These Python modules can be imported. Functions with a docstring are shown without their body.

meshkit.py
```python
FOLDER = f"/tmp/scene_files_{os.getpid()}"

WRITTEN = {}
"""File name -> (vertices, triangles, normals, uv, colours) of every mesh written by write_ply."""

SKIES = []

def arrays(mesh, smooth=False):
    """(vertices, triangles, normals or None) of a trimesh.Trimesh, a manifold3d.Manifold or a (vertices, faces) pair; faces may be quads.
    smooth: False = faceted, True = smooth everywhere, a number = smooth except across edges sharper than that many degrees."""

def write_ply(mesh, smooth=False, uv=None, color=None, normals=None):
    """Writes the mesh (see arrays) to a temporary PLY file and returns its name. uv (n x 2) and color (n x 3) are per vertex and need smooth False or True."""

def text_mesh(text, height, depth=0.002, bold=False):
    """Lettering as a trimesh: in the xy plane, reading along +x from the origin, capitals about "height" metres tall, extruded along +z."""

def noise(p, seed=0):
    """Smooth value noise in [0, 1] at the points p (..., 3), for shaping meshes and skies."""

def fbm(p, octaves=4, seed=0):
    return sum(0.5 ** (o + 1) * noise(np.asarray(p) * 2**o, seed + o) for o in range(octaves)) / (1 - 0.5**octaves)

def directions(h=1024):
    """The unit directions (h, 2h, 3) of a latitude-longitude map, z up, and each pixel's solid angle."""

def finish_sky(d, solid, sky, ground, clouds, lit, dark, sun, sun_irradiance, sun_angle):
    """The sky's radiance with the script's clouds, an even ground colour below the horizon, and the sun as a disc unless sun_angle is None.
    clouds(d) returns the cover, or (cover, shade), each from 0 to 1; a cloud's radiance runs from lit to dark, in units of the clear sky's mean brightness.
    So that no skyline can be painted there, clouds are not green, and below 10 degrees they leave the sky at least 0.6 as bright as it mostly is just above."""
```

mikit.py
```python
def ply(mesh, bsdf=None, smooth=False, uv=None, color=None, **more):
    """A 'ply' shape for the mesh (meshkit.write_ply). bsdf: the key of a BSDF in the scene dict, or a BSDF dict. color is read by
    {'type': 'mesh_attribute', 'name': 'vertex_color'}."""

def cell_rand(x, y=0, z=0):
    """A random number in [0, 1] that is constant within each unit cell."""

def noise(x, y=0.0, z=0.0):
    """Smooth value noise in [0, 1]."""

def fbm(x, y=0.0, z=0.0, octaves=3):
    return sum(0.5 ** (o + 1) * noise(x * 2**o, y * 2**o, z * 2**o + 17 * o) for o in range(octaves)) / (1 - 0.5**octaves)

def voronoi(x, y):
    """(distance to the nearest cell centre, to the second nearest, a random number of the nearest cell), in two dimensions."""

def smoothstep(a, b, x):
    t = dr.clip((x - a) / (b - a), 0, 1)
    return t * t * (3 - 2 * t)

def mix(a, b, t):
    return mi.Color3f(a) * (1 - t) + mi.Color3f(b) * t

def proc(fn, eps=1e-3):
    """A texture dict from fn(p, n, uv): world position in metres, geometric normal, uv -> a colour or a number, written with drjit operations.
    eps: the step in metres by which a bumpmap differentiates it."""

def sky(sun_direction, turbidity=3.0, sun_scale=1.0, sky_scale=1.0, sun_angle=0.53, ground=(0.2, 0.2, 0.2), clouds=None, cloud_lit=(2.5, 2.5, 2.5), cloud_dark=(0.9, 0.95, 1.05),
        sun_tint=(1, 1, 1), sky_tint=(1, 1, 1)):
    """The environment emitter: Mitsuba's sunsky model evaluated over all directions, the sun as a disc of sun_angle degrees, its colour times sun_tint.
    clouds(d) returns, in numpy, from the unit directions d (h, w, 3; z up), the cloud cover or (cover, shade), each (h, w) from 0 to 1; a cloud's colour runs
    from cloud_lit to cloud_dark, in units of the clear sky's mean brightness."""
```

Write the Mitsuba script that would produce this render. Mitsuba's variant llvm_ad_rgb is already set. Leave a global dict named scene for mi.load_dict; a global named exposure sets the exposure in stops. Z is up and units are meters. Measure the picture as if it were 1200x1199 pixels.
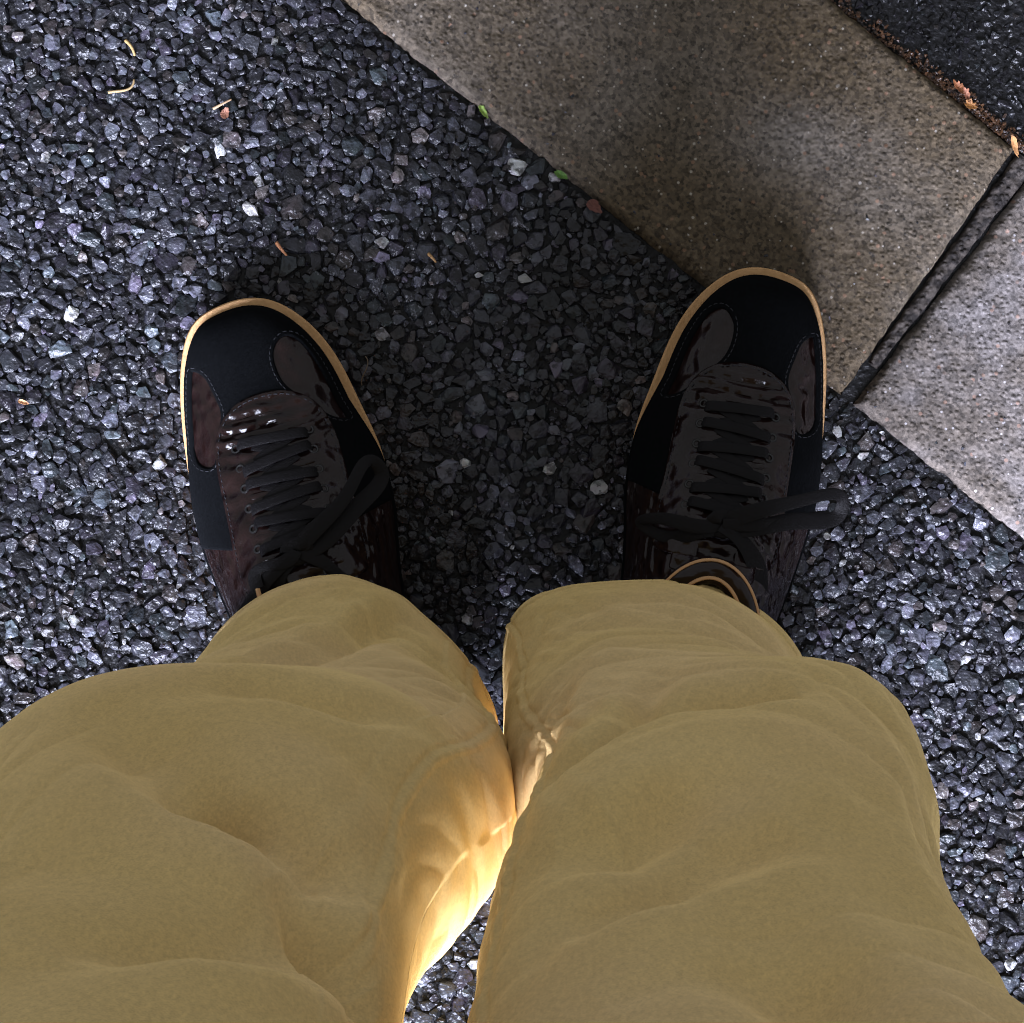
import math, random
import numpy as np, trimesh, mitsuba as mi, drjit as dr
import manifold3d as m3
from scipy.interpolate import PchipInterpolator, CubicSpline
from scipy.spatial import ConvexHull, Delaunay, cKDTree
from shapely.geometry import Polygon, Point, LineString, MultiPolygon
from shapely import contains_xy, segmentize
import shapely
import mikit, meshkit

T = mi.ScalarTransform4f
scene, labels = {}, {}
rng = np.random.default_rng(7)

# ------------------------------------------------------------------ camera, sky, exposure
CAM_H = 1.5
scene['camera'] = {'type': 'perspective', 'fov': 22.62, 'fov_axis': 'x', 'near_clip': 0.02, 'far_clip': 500.0,
                   'to_world': T().look_at(origin=[0, 0, CAM_H], target=[0, 0, 0], up=[0, 1, 0])}
scene['sky'] = mikit.sky([-0.22, -0.84, 0.56], turbidity=3, sun_scale=4.0, sky_scale=0.50, sun_angle=42,
                         clouds=lambda d: 1.0, cloud_lit=(2.15, 2.2, 2.3), cloud_dark=(2.0, 2.0, 2.1), sun_tint=(0.72, 0.95, 1.75))
exposure = 2.2

# ------------------------------------------------------------------ helpers
def numbered(name):
    if name not in scene and name not in used: used.add(name); return name
    k = 1
    while f'{name}_{k:03d}' in used: k += 1
    used.add(f'{name}_{k:03d}'); return f'{name}_{k:03d}'
used = set()
def part(name, mesh, bsdf, parent=None, smooth=False, **kw):
    key = numbered(parent + '__' + name if parent else name)
    scene[key] = mikit.ply(mesh, bsdf, smooth=smooth, **kw)
    return key
def lab(key, label=None, category=None, group=None, kind=None):
    d = labels.setdefault(key, {})
    for k, v in (('label', label), ('category', category), ('group', group), ('kind', kind)):
        if v: d[k] = v
def unit(v): v = np.asarray(v, float); return v / np.linalg.norm(v)
def cat(ms):
    vs, fs, o = [], [], 0
    for v, f in ms:
        vs.append(v); fs.append(np.asarray(f) + o); o += len(v)
    return np.vstack(vs), np.vstack(fs)
def grid_faces(a, b, wrap=False):
    i, j = np.meshgrid(np.arange(a - 1), np.arange(b if wrap else b - 1), indexing='ij')
    k = (j + 1) % b
    q = np.stack([i * b + j, i * b + k, (i + 1) * b + k, (i + 1) * b + j], -1).reshape(-1, 4)
    return np.vstack([q[:, [0, 1, 2]], q[:, [0, 2, 3]]])
def resample(p, step):
    p = np.asarray(p, float); d = np.r_[0, np.cumsum(np.linalg.norm(np.diff(p, axis=0), axis=1))]
    n = max(int(d[-1] / step), 6); cs = CubicSpline(d, p); return cs(np.linspace(0, d[-1], n))
def tube(p, r, sides=8):
    p = np.asarray(p, float); t = np.gradient(p, axis=0); t /= np.linalg.norm(t, axis=1, keepdims=True) + 1e-12
    a = np.cross(t, np.where(np.abs(t[:, 2:]) < 0.9, [0, 0, 1.], [1., 0, 0])); a /= np.linalg.norm(a, axis=1, keepdims=True) + 1e-12
    b = np.cross(t, a); ang = np.arange(sides) * 2 * np.pi / sides
    r = np.broadcast_to(r, (len(p),))
    v = (p[:, None] + r[:, None, None] * (np.cos(ang)[None, :, None] * a[:, None] + np.sin(ang)[None, :, None] * b[:, None])).reshape(-1, 3)
    f = grid_faces(len(p), sides, True)
    n = len(v); v = np.vstack([v, p[0], p[-1]]); k = np.arange(sides); e = (len(p) - 1) * sides
    f = np.vstack([f, np.stack([(k + 1) % sides, k, k * 0 + n], 1), np.stack([e + k, e + (k + 1) % sides, k * 0 + n + 1], 1)])
    return v, f
def ribbon(p, up, w, th):
    """flat lace: rounded-rectangle section swept along p, flat side facing up (n,3)."""
    p = np.asarray(p, float); t = np.gradient(p, axis=0); t /= np.linalg.norm(t, axis=1, keepdims=True) + 1e-12
    up = np.broadcast_to(np.asarray(up, float), p.shape); up = up - (up * t).sum(1, keepdims=True) * t; up = up / (np.linalg.norm(up, axis=1, keepdims=True) + 1e-9)
    s = np.cross(t, up); ang = (np.arange(12) + .5) * 2 * np.pi / 12
    sx = np.sign(np.cos(ang)) * np.abs(np.cos(ang)) ** .7; sy = np.sign(np.sin(ang)) * np.abs(np.sin(ang)) ** .7
    w = np.broadcast_to(w, (len(p),))
    v = (p[:, None] + w[:, None, None] / 2 * sx[None, :, None] * s[:, None] + th / 2 * sy[None, :, None] * up[:, None]).reshape(-1, 3)
    f = grid_faces(len(p), 12, True)[:, ::-1]; n = len(v); v = np.vstack([v, p[0], p[-1]]); k = np.arange(12); e = (len(p) - 1) * 12
    f = np.vstack([f, np.stack([k, (k + 1) % 12, k * 0 + n], 1), np.stack([e + (k + 1) % 12, e + k, k * 0 + n + 1], 1)])
    return v, f

# ------------------------------------------------------------------ materials
P = mikit.proc
def vcol(): return {'type': 'mesh_attribute', 'name': 'vertex_color'}
N, F_, V_, SS, MIX = mikit.noise, mikit.fbm, mikit.voronoi, mikit.smoothstep, mikit.mix
def rgb(*c): return {'type': 'rgb', 'value': list(c)}
def stone_bump(p, n, uv): return F_(p.x * 420, p.y * 420, p.z * 420, 4)
def film_w(p, n, uv): return SS(0.50, 0.68, F_(p.x * 330 + 5, p.y * 330, p.z * 330, 3)) * 0.75
scene['mat_film'] = {'type': 'principled', 'base_color': rgb(0.006, 0.006, 0.007), 'roughness': 0.42, 'specular': 0.34}
scene['mat_stone'] = {'type': 'bumpmap', 'scale': 0.0016, 'bump': P(stone_bump, 3e-4),
    'nested': {'type': 'blendbsdf', 'weight': P(film_w), 'a': {'type': 'principled', 'base_color': vcol(), 'roughness': 0.34, 'specular': 0.36}, 'b': {'type': 'ref', 'id': 'mat_film'}}}
def bitumen_col(p, n, uv):
    a, b, r = V_(p.x * 130, p.y * 130)
    far = SS(0.72, 0.86, dr.maximum(dr.abs(p.x), dr.abs(p.y)))
    st = MIX((0.012, 0.012, 0.014), MIX((0.04, 0.04, 0.048), (0.13, 0.13, 0.15), r), SS(0.06, 0.18, b - a))
    return MIX(mi.Color3f(0.005, 0.005, 0.0055), st, far)
def bitumen_h(p, n, uv):
    a, b, r = V_(p.x * 130, p.y * 130)
    far = SS(0.72, 0.86, dr.maximum(dr.abs(p.x), dr.abs(p.y)))
    return SS(0.0, 0.3, b - a) * (0.6 + 0.4 * r) * far + 0.6 * F_(p.x * 420, p.y * 420, 0, 3) * (1 - far)
scene['mat_bitumen'] = {'type': 'bumpmap', 'scale': 0.002, 'bump': P(bitumen_h, 4e-4),
    'nested': {'type': 'principled', 'base_color': P(bitumen_col), 'roughness': 0.5, 'specular': 0.25}}
def concrete(p, dirty):
    big = F_(p.x * 9 + 3, p.y * 9, 0, 4)
    mid = F_(p.x * 60, p.y * 60, 5, 3)
    a, b, r = V_(p.x * 420, p.y * 420)
    a1, b1, r1 = V_(p.x * 700 + 4, p.y * 700)
    a2, b2, r2 = V_(p.x * 300 + 9, p.y * 300)
    st = F_(p.x * 7 + 7.3, p.y * 7 + 2, 1, 4) * 0.8 + mid * 0.2
    c = MIX((0.072, 0.061, 0.049), (0.112, 0.102, 0.094), SS(0.3, 0.7, big * 0.5 + mid * 0.5))
    c = MIX(c, (0.058, 0.043, 0.025), SS(0.34, 0.60, st) * dirty)
    c = c * (0.30 + 0.80 * r + 0.62 * r1)
    c = MIX(c, (0.36, 0.345, 0.33), SS(0.95, 0.96, r2) * SS(0.40, 0.26, a2 + 0.3 * mid) * 0.6)
    c = MIX(c, (0.024, 0.022, 0.020), SS(0.060, 0.050, r2) * SS(0.42, 0.26, a2 + 0.3 * mid) * 0.85)
    c = MIX(c, (0.19, 0.115, 0.08), SS(0.5, 0.51, r2) * SS(0.545, 0.535, r2) * SS(0.4, 0.28, a2) * 0.6)
    return c
def concrete_col(p, n, uv): return concrete(p, 0.8) * mi.Color3f(1.04, 1.0, 0.92)
def concrete_clean_col(p, n, uv): return concrete(p, 0.12) * mi.Color3f(1.08, 1.08, 1.14)
def concrete_h(p, n, uv):
    a, b, r = V_(p.x * 300, p.y * 300)
    return SS(0.5, 0.1, a) * r + 1.1 * F_(p.x * 190, p.y * 190, p.z * 190, 3)
for nm, fn in (('mat_concrete', concrete_col), ('mat_concrete_clean', concrete_clean_col)):
    scene[nm] = {'type': 'bumpmap', 'scale': 0.0008, 'bump': P(concrete_h, 4e-4),
        'nested': {'type': 'principled', 'base_color': P(fn), 'roughness': 0.8, 'specular': 0.25}}
def mortar_col(p, n, uv): return MIX((0.012, 0.010, 0.009), (0.050, 0.042, 0.036), SS(0.3, 0.7, F_(p.x * 300, p.y * 300, 0, 3)))
scene['mat_mortar'] = {'type': 'bumpmap', 'scale': 0.001, 'bump': P(concrete_h, 3e-4), 'nested': {'type': 'principled', 'base_color': P(mortar_col), 'roughness': 0.85, 'specular': 0.25}}

def khaki_col(p, n, uv):
    g = N(p.x * 1900, p.y * 1900, p.z * 1900)
    m = F_(p.x * 14, p.y * 14, p.z * 14, 3)
    w = SS(0.42, 0.62, F_(p.x * 7 + 4, p.y * 7, p.z * 5, 3))
    g2 = N(p.x * 900 + 7, p.y * 900, p.z * 420)
    c = MIX((0.545, 0.390, 0.146), (0.63, 0.470, 0.196), m)
    c = MIX(c, mi.Color3f(0.62, 0.450, 0.235), w * 0.4)
    return c * (0.82 + 0.20 * g + 0.16 * g2)
def weave_h(p, n, uv):
    return F_(p.x * 1500, p.y * 1500, p.z * 1500, 2)
scene['mat_khaki'] = {'type': 'twosided', 'bsdf': {'type': 'bumpmap', 'scale': 0.00011, 'bump': P(weave_h, 2e-4),
    'nested': {'type': 'principled', 'base_color': P(khaki_col), 'roughness': 0.9, 'specular': 0.15, 'sheen': 0.35, 'sheen_tint': 0.5}}}
def suede_col(p, n, uv): return MIX((0.0018, 0.0021, 0.0026), (0.0040, 0.0045, 0.0052), F_(p.x * 700, p.y * 700, p.z * 700, 3))
scene['mat_suede'] = {'type': 'bumpmap', 'scale': 0.0002, 'bump': P(weave_h, 2e-4), 'nested': {'type': 'principled', 'base_color': P(suede_col), 'roughness': 1.0, 'specular': 0.05, 'sheen': 0.02}}
def crinkle(p, n, uv):
    return SS(0.25, 0.75, F_(p.x * 100, p.y * 100, p.z * 100, 2)) * 0.8 + 0.05 * F_(p.x * 700, p.y * 700, p.z * 700, 2)
def leather_col(p, n, uv): return MIX((0.0040, 0.0020, 0.0018), (0.0150, 0.0066, 0.0058), F_(p.x * 60, p.y * 60, p.z * 60, 3))
scene['mat_leather'] = {'type': 'bumpmap', 'scale': 0.0032, 'bump': P(crinkle, 4e-4), 'nested': {'type': 'principled', 'base_color': P(leather_col), 'roughness': 0.2, 'specular': 0.34}}
def crepe_col(p, n, uv): return MIX((0.42, 0.235, 0.10), (0.56, 0.34, 0.16), F_(p.x * 500, p.y * 500, p.z * 500, 3))
scene['mat_crepe'] = {'type': 'bumpmap', 'scale': 0.0006, 'bump': P(stone_bump, 2e-4), 'nested': {'type': 'principled', 'base_color': P(crepe_col), 'roughness': 0.75, 'specular': 0.3}}
scene['mat_tan'] = {'type': 'principled', 'base_color': rgb(0.48, 0.28, 0.13), 'roughness': 0.6}
scene['mat_lace'] = {'type': 'bumpmap', 'scale': 0.0003, 'bump': P(weave_h, 2e-4), 'nested': {'type': 'principled', 'base_color': rgb(0.0050, 0.0045, 0.005), 'roughness': 0.6, 'specular': 0.15}}
scene['mat_metal'] = {'type': 'principled', 'base_color': rgb(0.03, 0.03, 0.03), 'roughness': 0.3, 'metallic': 0.6}
scene['mat_thread'] = {'type': 'principled', 'base_color': rgb(0.010, 0.011, 0.015), 'roughness': 0.8}
scene['mat_khaki_thread'] = {'type': 'principled', 'base_color': rgb(0.27, 0.18, 0.07), 'roughness': 0.9}
scene['mat_sock'] = {'type': 'principled', 'base_color': rgb(0.012, 0.012, 0.016), 'roughness': 1.0}
scene['mat_skin'] = {'type': 'principled', 'base_color': rgb(0.45, 0.28, 0.2), 'roughness': 0.6}
scene['mat_leaf'] = {'type': 'twosided', 'bsdf': {'type': 'principled', 'base_color': vcol(), 'roughness': 0.6, 'specular': 0.3}}

# ------------------------------------------------------------------ setting: road, kerb, pavement
KP = np.array([-0.1, 0.3]); KD = unit([0.3, -0.2375]); KN = np.array([-KD[1], KD[0]]); KW = 0.177; KH = 0.008
def kxy(t, n): return KP[None] + np.atleast_1d(t)[:, None] * KD + np.atleast_1d(n)[:, None] * KN
def kinv(xy): d = np.asarray(xy) - KP; return d @ KD, d @ KN
v = np.array([[-90, -90, -.0012], [90, -90, -.0012], [90, 90, -.0012], [-90, 90, -.0012]])
key = part('road', (v, np.array([[0, 1, 2], [0, 2, 3]])), 'mat_bitumen'); lab(key, 'dark wet asphalt road of coarse angular stones under the shoes', kind='structure')
q = np.vstack([kxy([-80, 80], [KW + .004] * 2), kxy([80, -80], [80] * 2)])
key = part('pavement', (np.c_[q, [-.0006] * 4], np.array([[0, 1, 2], [0, 2, 3]])), 'mat_bitumen'); lab(key, 'near black fine asphalt pavement beyond the concrete kerb in the top right corner', kind='structure')

# stones: a library of angular hulls, each instance turned, stretched and tinted
def hull_shape(k, flat):
    p = rng.normal(size=(k, 3)); p /= np.linalg.norm(p, axis=1, keepdims=True)
    p *= rng.uniform(.66, 1.05, (k, 1)); p[:, 2] = np.clip(p[:, 2] * rng.uniform(.5, .8), -.4, rng.uniform(.20, .34))
    p[:, 2] += rng.normal(0, .03, k); p[:, 0] *= rng.uniform(.95, 1.4)
    h = ConvexHull(p); f = h.simplices.copy()
    for i, (a, b, c) in enumerate(f):
        if np.dot(np.cross(p[b] - p[a], p[c] - p[a]), h.equations[i, :3]) < 0: f[i] = [a, c, b]
    u, inv = np.unique(f, return_inverse=True); f = inv.reshape(f.shape); p = p[u]
    return p, f
LIB = [hull_shape(int(rng.integers(16, 27)), 1) for _ in range(90)]
LIBS = [hull_shape(9, 1) for _ in range(40)]
def pack(R, radii, keep, rel=.70):
    """dart throwing, big stones first, on a hash grid; returns x, y, r."""
    cell = .016; g = {}; out = []
    for r, tries in radii:
        pts = rng.uniform(-R, R, (tries, 2)); rr = r * rng.uniform(.82, 1.18, tries); pts_ok = keep(pts, r)
        for (x, y), q_, ok in zip(pts, rr, pts_ok):
            if not ok: continue
            i, j = int(x // cell), int(y // cell); good = True
            for a in (i - 1, i, i + 1):
                for b in (j - 1, j, j + 1):
                    for (X, Y, Q) in g.get((a, b), ()):
                        if (X - x) ** 2 + (Y - y) ** 2 < ((Q + q_) * rel) ** 2: good = False; break
                    if not good: break
                if not good: break
            if good: g.setdefault((i, j), []).append((x, y, q_)); out.append((x, y, q_))
    return np.array(out)
def stone_tint(n, dark=1.0):
    t = rng.random(n); base = np.interp(rng.random(n), [0, .5, .85, 1], [.008, .018, .037, .088])
    c = base[:, None] * np.array([0.95, 0.98, 1.22])
    hue = rng.random(n)
    c[hue < .10] *= [1.2, 1.0, .8]; c[(hue > .10) & (hue < .20)] *= [.92, 1.08, 1.0]; c[(hue > .2) & (hue < .34)] *= [1.08, .94, 1.06]
    w = t > .989; c[w] = rng.uniform(.15, .34, (w.sum(), 1)) * [1.0, 1.0, 1.0]
    return c * dark
def mottle(c, n): return np.clip(c[None] * rng.uniform(.6, 1.45, (n, 1)) * rng.uniform(.94, 1.06, (n, 3)), 0, .8)
def make_stones(S, lib, z0, dark=1.0):
    n = len(S); cols = stone_tint(n, dark); ang = rng.uniform(0, 2 * np.pi, n); tilt = rng.normal(0, .10, (n, 2)); st = rng.uniform(.85, 1.15, n)
    out = []
    for k in range(n):
        p, f = lib[int(rng.integers(len(lib)))]
        c, s = math.cos(ang[k]), math.sin(ang[k]); r = S[k, 2]
        q = np.stack([p[:, 0] * c * st[k] - p[:, 1] * s, p[:, 0] * s * st[k] + p[:, 1] * c, p[:, 2] + p[:, 0] * tilt[k, 0] + p[:, 1] * tilt[k, 1]], 1) * r
        q[:, :2] += S[k, :2]; q[:, 2] += z0 - q[:, 2].max() + rng.normal(0, .0007)
        out.append((q, f, cols[k]))
    return out
def merge_stones(L):
    v, f = cat([(a, b) for a, b, _ in L]); col = np.vstack([mottle(c, len(a)) for a, _, c in L]); return v, f, col
def road_keep(p, r):
    t, n = kinv(p); return n < -r * .75 - .001
RS = pack(.78, [(.0086, 350), (.0072, 2500), (.0060, 12000), (.0048, 45000), (.0037, 110000), (.0028, 170000), (.0020, 200000)], road_keep)
ST = make_stones(RS, LIB, .0028)
# the stones that show largest in the frame are parts of the road, the others one part of it
hidden = [Polygon([(-.36, -.12), (-.17, -.085), (-.12, -.03), (-.06, -.03), (-.01, -.09), (0, -.07), (.06, -.035), (.14, -.04), (.19, -.08), (.24, -.09), (.26, -.2), (.36, -.3), (-.36, -.36)]),
          Polygon([(-.2, .05), (-.18, .115), (-.15, .122), (-.11, .09), (-.08, .03), (-.08, -.06), (-.16, -.06)]), Polygon([(.075, .03), (.1, .11), (.145, .14), (.18, .11), (.185, .02), (.16, -.06), (.07, -.06)])]
vis = (np.abs(RS[:, 0]) < .296) & (np.abs(RS[:, 1]) < .296)
for h in hidden: vis &= ~contains_xy(h.buffer(-.003), RS[:, 0], RS[:, 1])
order = np.argsort(-RS[:, 2] * vis); top = set(order[:300].tolist())
for k in order[:300]:
    a, b, c = ST[k]; part('stone', (a, b), 'mat_stone', 'road', color=mottle(c, len(a)))
v, f, col = merge_stones([s for k, s in enumerate(ST) if k not in top])
FS = np.c_[rng.uniform(-.78, .78, (60000, 2)), rng.uniform(.0010, .0019, 60000)]; FS = FS[road_keep(FS[:, :2], .001)]
d, _ = cKDTree(RS[:, :2]).query(FS[:, :2]); FS = FS[d > .0024]
v2, f2, c2 = merge_stones(make_stones(FS, LIBS, .0009, .8))
key = part('gravel', (np.vstack([v, v2]), np.vstack([f, f2 + len(v)])), 'mat_stone', 'road', color=np.vstack([col, c2])); lab(key, kind='stuff')
# fine stones of the pavement beyond the kerb
def pave_keep(p, r):
    t, n = kinv(p); return n > KW + .005 + r
PS = pack(.78, [(.0040, 3000), (.0030, 40000), (.0022, 120000), (.0016, 160000)], pave_keep)
v, f, col = merge_stones(make_stones(PS, LIBS, .0012, .22))
key = part('gravel', (v, f), 'mat_stone', 'pavement', color=col); lab(key, kind='stuff')

# kerb: blocks with worn, rounded edges and shallow pits
lab('kerb', 'flush grey concrete kerb running diagonally past the right shoe', kind='structure')
def kerb_block(t0a, t0b, t1a, t1b, fine, seed):
    """block between t0 (its value at n=0 and at n=KW) and t1."""
    L = (t1a - t0a); nu, nv = (int(L / .0022), int(KW / .0022)) if fine else (40, 12)
    u, w = np.meshgrid(np.linspace(0, 1, nu), np.linspace(0, 1, nv), indexing='ij')
    n = w * KW; t = (t0a + (t0b - t0a) * w) * (1 - u) + (t1a + (t1b - t1a) * w) * u
    xy = kxy(t.ravel(), n.ravel()); pts = np.c_[xy, np.zeros(len(xy))]
    e = np.minimum(np.minimum(n, KW - n), np.minimum(u, 1 - u) * L).ravel()
    nz = meshkit.fbm(pts * 120, 3, seed); wob = meshkit.fbm(pts * 35, 3, seed + 5)
    rad = .0045 + .004 * wob
    drop = np.where(e < rad, rad - np.sqrt(np.maximum(rad ** 2 - (rad - e) ** 2, 0)), 0)
    z = KH - drop - .0012 * np.maximum(meshkit.noise(pts * 230, seed + 9) - .62, 0) * 3 + .0006 * (nz - .5)
    chip = np.maximum(meshkit.noise(pts * 55, seed + 3) - .66, 0) * np.exp(-e / .004); z -= chip * .018
    if fine:
        jit = np.stack([meshkit.fbm(pts * 140, 3, seed + 20), meshkit.fbm(pts * 140, 3, seed + 21)], 1) - .5
        xy = xy + jit * (.0022 * np.exp(-(e / .006) ** 2))[:, None]
    v = np.c_[xy, z]; f = grid_faces(nu, nv)[:, ::-1]
    idx = np.arange(nu * nv).reshape(nu, nv); ring = np.r_[idx[:-1, 0], idx[-1, :-1], idx[:0:-1, -1], idx[0, :0:-1]]
    b = v[ring].copy(); b[:, 2] = -.12; m = len(v); k = np.arange(len(ring)); k2 = (k + 1) % len(ring)
    f = np.vstack([f, np.stack([ring[k], m + k, m + k2], 1), np.stack([ring[k], m + k2, ring[k2]], 1)])
    return np.vstack([v, b]), f
JA, JB, JC, JD = .3735, .3640, .3825, .3808
key = part('block', kerb_block(JA - .6, JB - .6, JA, JB, True, 1), 'mat_concrete', 'kerb', smooth=True); lab(key, 'brown stained kerb block under the toe of the right shoe')
key = part('block', kerb_block(JC, JD, JC + .6, JD + .6, True, 2), 'mat_concrete_clean', 'kerb', smooth=True); lab(key, 'clean grey kerb block right of the joint')
for k in range(1, 8):
    part('block', kerb_block(JA - .6 - k * .61, JB - .6 - k * .61, JA - .012 - k * .61, JB - .012 - k * .61, False, 10 + k), 'mat_concrete', 'kerb', smooth=True)
    part('block', kerb_block(JC + k * .61, JD + k * .61, JC + .6 + k * .61, JD + .6 + k * .61, False, 20 + k), 'mat_concrete', 'kerb', smooth=True)
def mortar(n0, n1):
    m = 140; w = np.linspace(0, 1, m); n = n0 + (n1 - n0) * w; J = 17
    g0 = .0006 + .0020 * meshkit.fbm(np.c_[n * 160, n * 0, n * 0 + 3], 3, 8); g1 = .0000 + .0024 * meshkit.fbm(np.c_[n * 160, n * 0, n * 0 + 9], 3, 9)
    ta, tb = JA + (JB - JA) * n / KW + g0, JC + (JD - JC) * n / KW - g1
    rows = []
    for j in range(J):
        q = j / (J - 1); t = ta * (1 - q) + tb * q; xy = kxy(t, n); p3 = np.c_[xy, xy[:, 0] * 0]
        z = KH - .0035 - .004 * abs(2 * q - 1) ** 4 + .0030 * (meshkit.fbm(p3 * 260, 4, 4) - .5); z[0] = -.01; z[1:3] -= .003
        if j in (0, J - 1): z = z * 0 - .012
        rows.append(np.c_[xy, z])
    return np.vstack(rows), grid_faces(J, m)[:, ::-1]
part('mortar', mortar(.024, KW - .002), 'mat_mortar', 'kerb', smooth=True)

# ------------------------------------------------------------------ person
lab('person', 'person in loose khaki trousers and black lace-up sneakers, standing with toes turned out', 'person')
PX = .0005
def sc(z): return PX * (1 - z / CAM_H)
# height, picture row of the front, picture columns of the two sides, half depth, roundness
LEFT = [(.065, 674, 222, 586, .085, 1.6, 2.0), (.12, 678, 215, 586, .084, 1.6, 2.0), (.18, 694, 195, 588, .082, 1.7, 2.0), (.26, 728, 150, 598, .079, 2.1, 2.1), (.34, 762, 70, 607, .072, 2.2, 2.2),
        (.42, 776, 0, 592, .068, 2.3, 2.3), (.50, 782, -60, 550, .072, 2.45, 2.3), (.58, 850, -120, 494, .076, 2.5, 2.3), (.66, 975, -200, 464, .082, 2.4, 2.3), (.74, 1120, -280, 440, .086, 2.6, 2.2), (.82, 1270, -340, 425, .09, 2.1, 2.1)]
RIGHT = [(.065, 680, 586, 957, .085, 2.0, 4.4), (.12, 684, 586, 958, .084, 2.0, 4.0), (.18, 700, 587, 964, .082, 2.0, 3.2), (.26, 728, 590, 995, .080, 2.1, 2.7), (.34, 756, 598, 1050, .077, 2.7, 2.6),
         (.42, 765, 604, 1096, .076, 3.4, 2.6), (.50, 800, 604, 1116, .076, 3.0, 2.6), (.58, 885, 568, 1130, .078, 2.6, 2.5), (.66, 1010, 526, 1222, .082, 2.4, 2.4), (.74, 1140, 502, 1350, .088, 2.2, 2.3), (.82, 1280, 470, 1470, .092, 2.1, 2.1)]
HEM_TILT = .044
def leg_frames(rows):
    R = np.array(rows); z = R[:, 0]
    tilt = HEM_TILT * np.clip(1 - (z - .065) / .2, 0, 1) ** 1.5
    yf = -(R[:, 1] - 600) * sc(z + tilt); cx = ((R[:, 2] + R[:, 3]) / 2 - 600) * sc(z); rx = (R[:, 3] - R[:, 2]) / 2 * sc(z)
    return [PchipInterpolator(z, a) for a in (cx, yf - R[:, 4], rx, R[:, 4], R[:, 5], R[:, 6])]
def leg_points(fr, zp, th):
    cx, cy, rx, ry, n, nl = [g(zp) for g in fr]; c, s = np.cos(th), np.sin(th); n = np.where(c < 0, nl, n)
    x = cx + rx * np.sign(c) * np.abs(c) ** (2 / n); y = cy + ry * np.sign(s) * np.abs(s) ** (2 / n)
    z = zp + HEM_TILT * np.clip(1 - (zp - .065) / .2, 0, 1) ** 1.5 * s
    return np.stack([x, y, z], -1)
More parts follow.
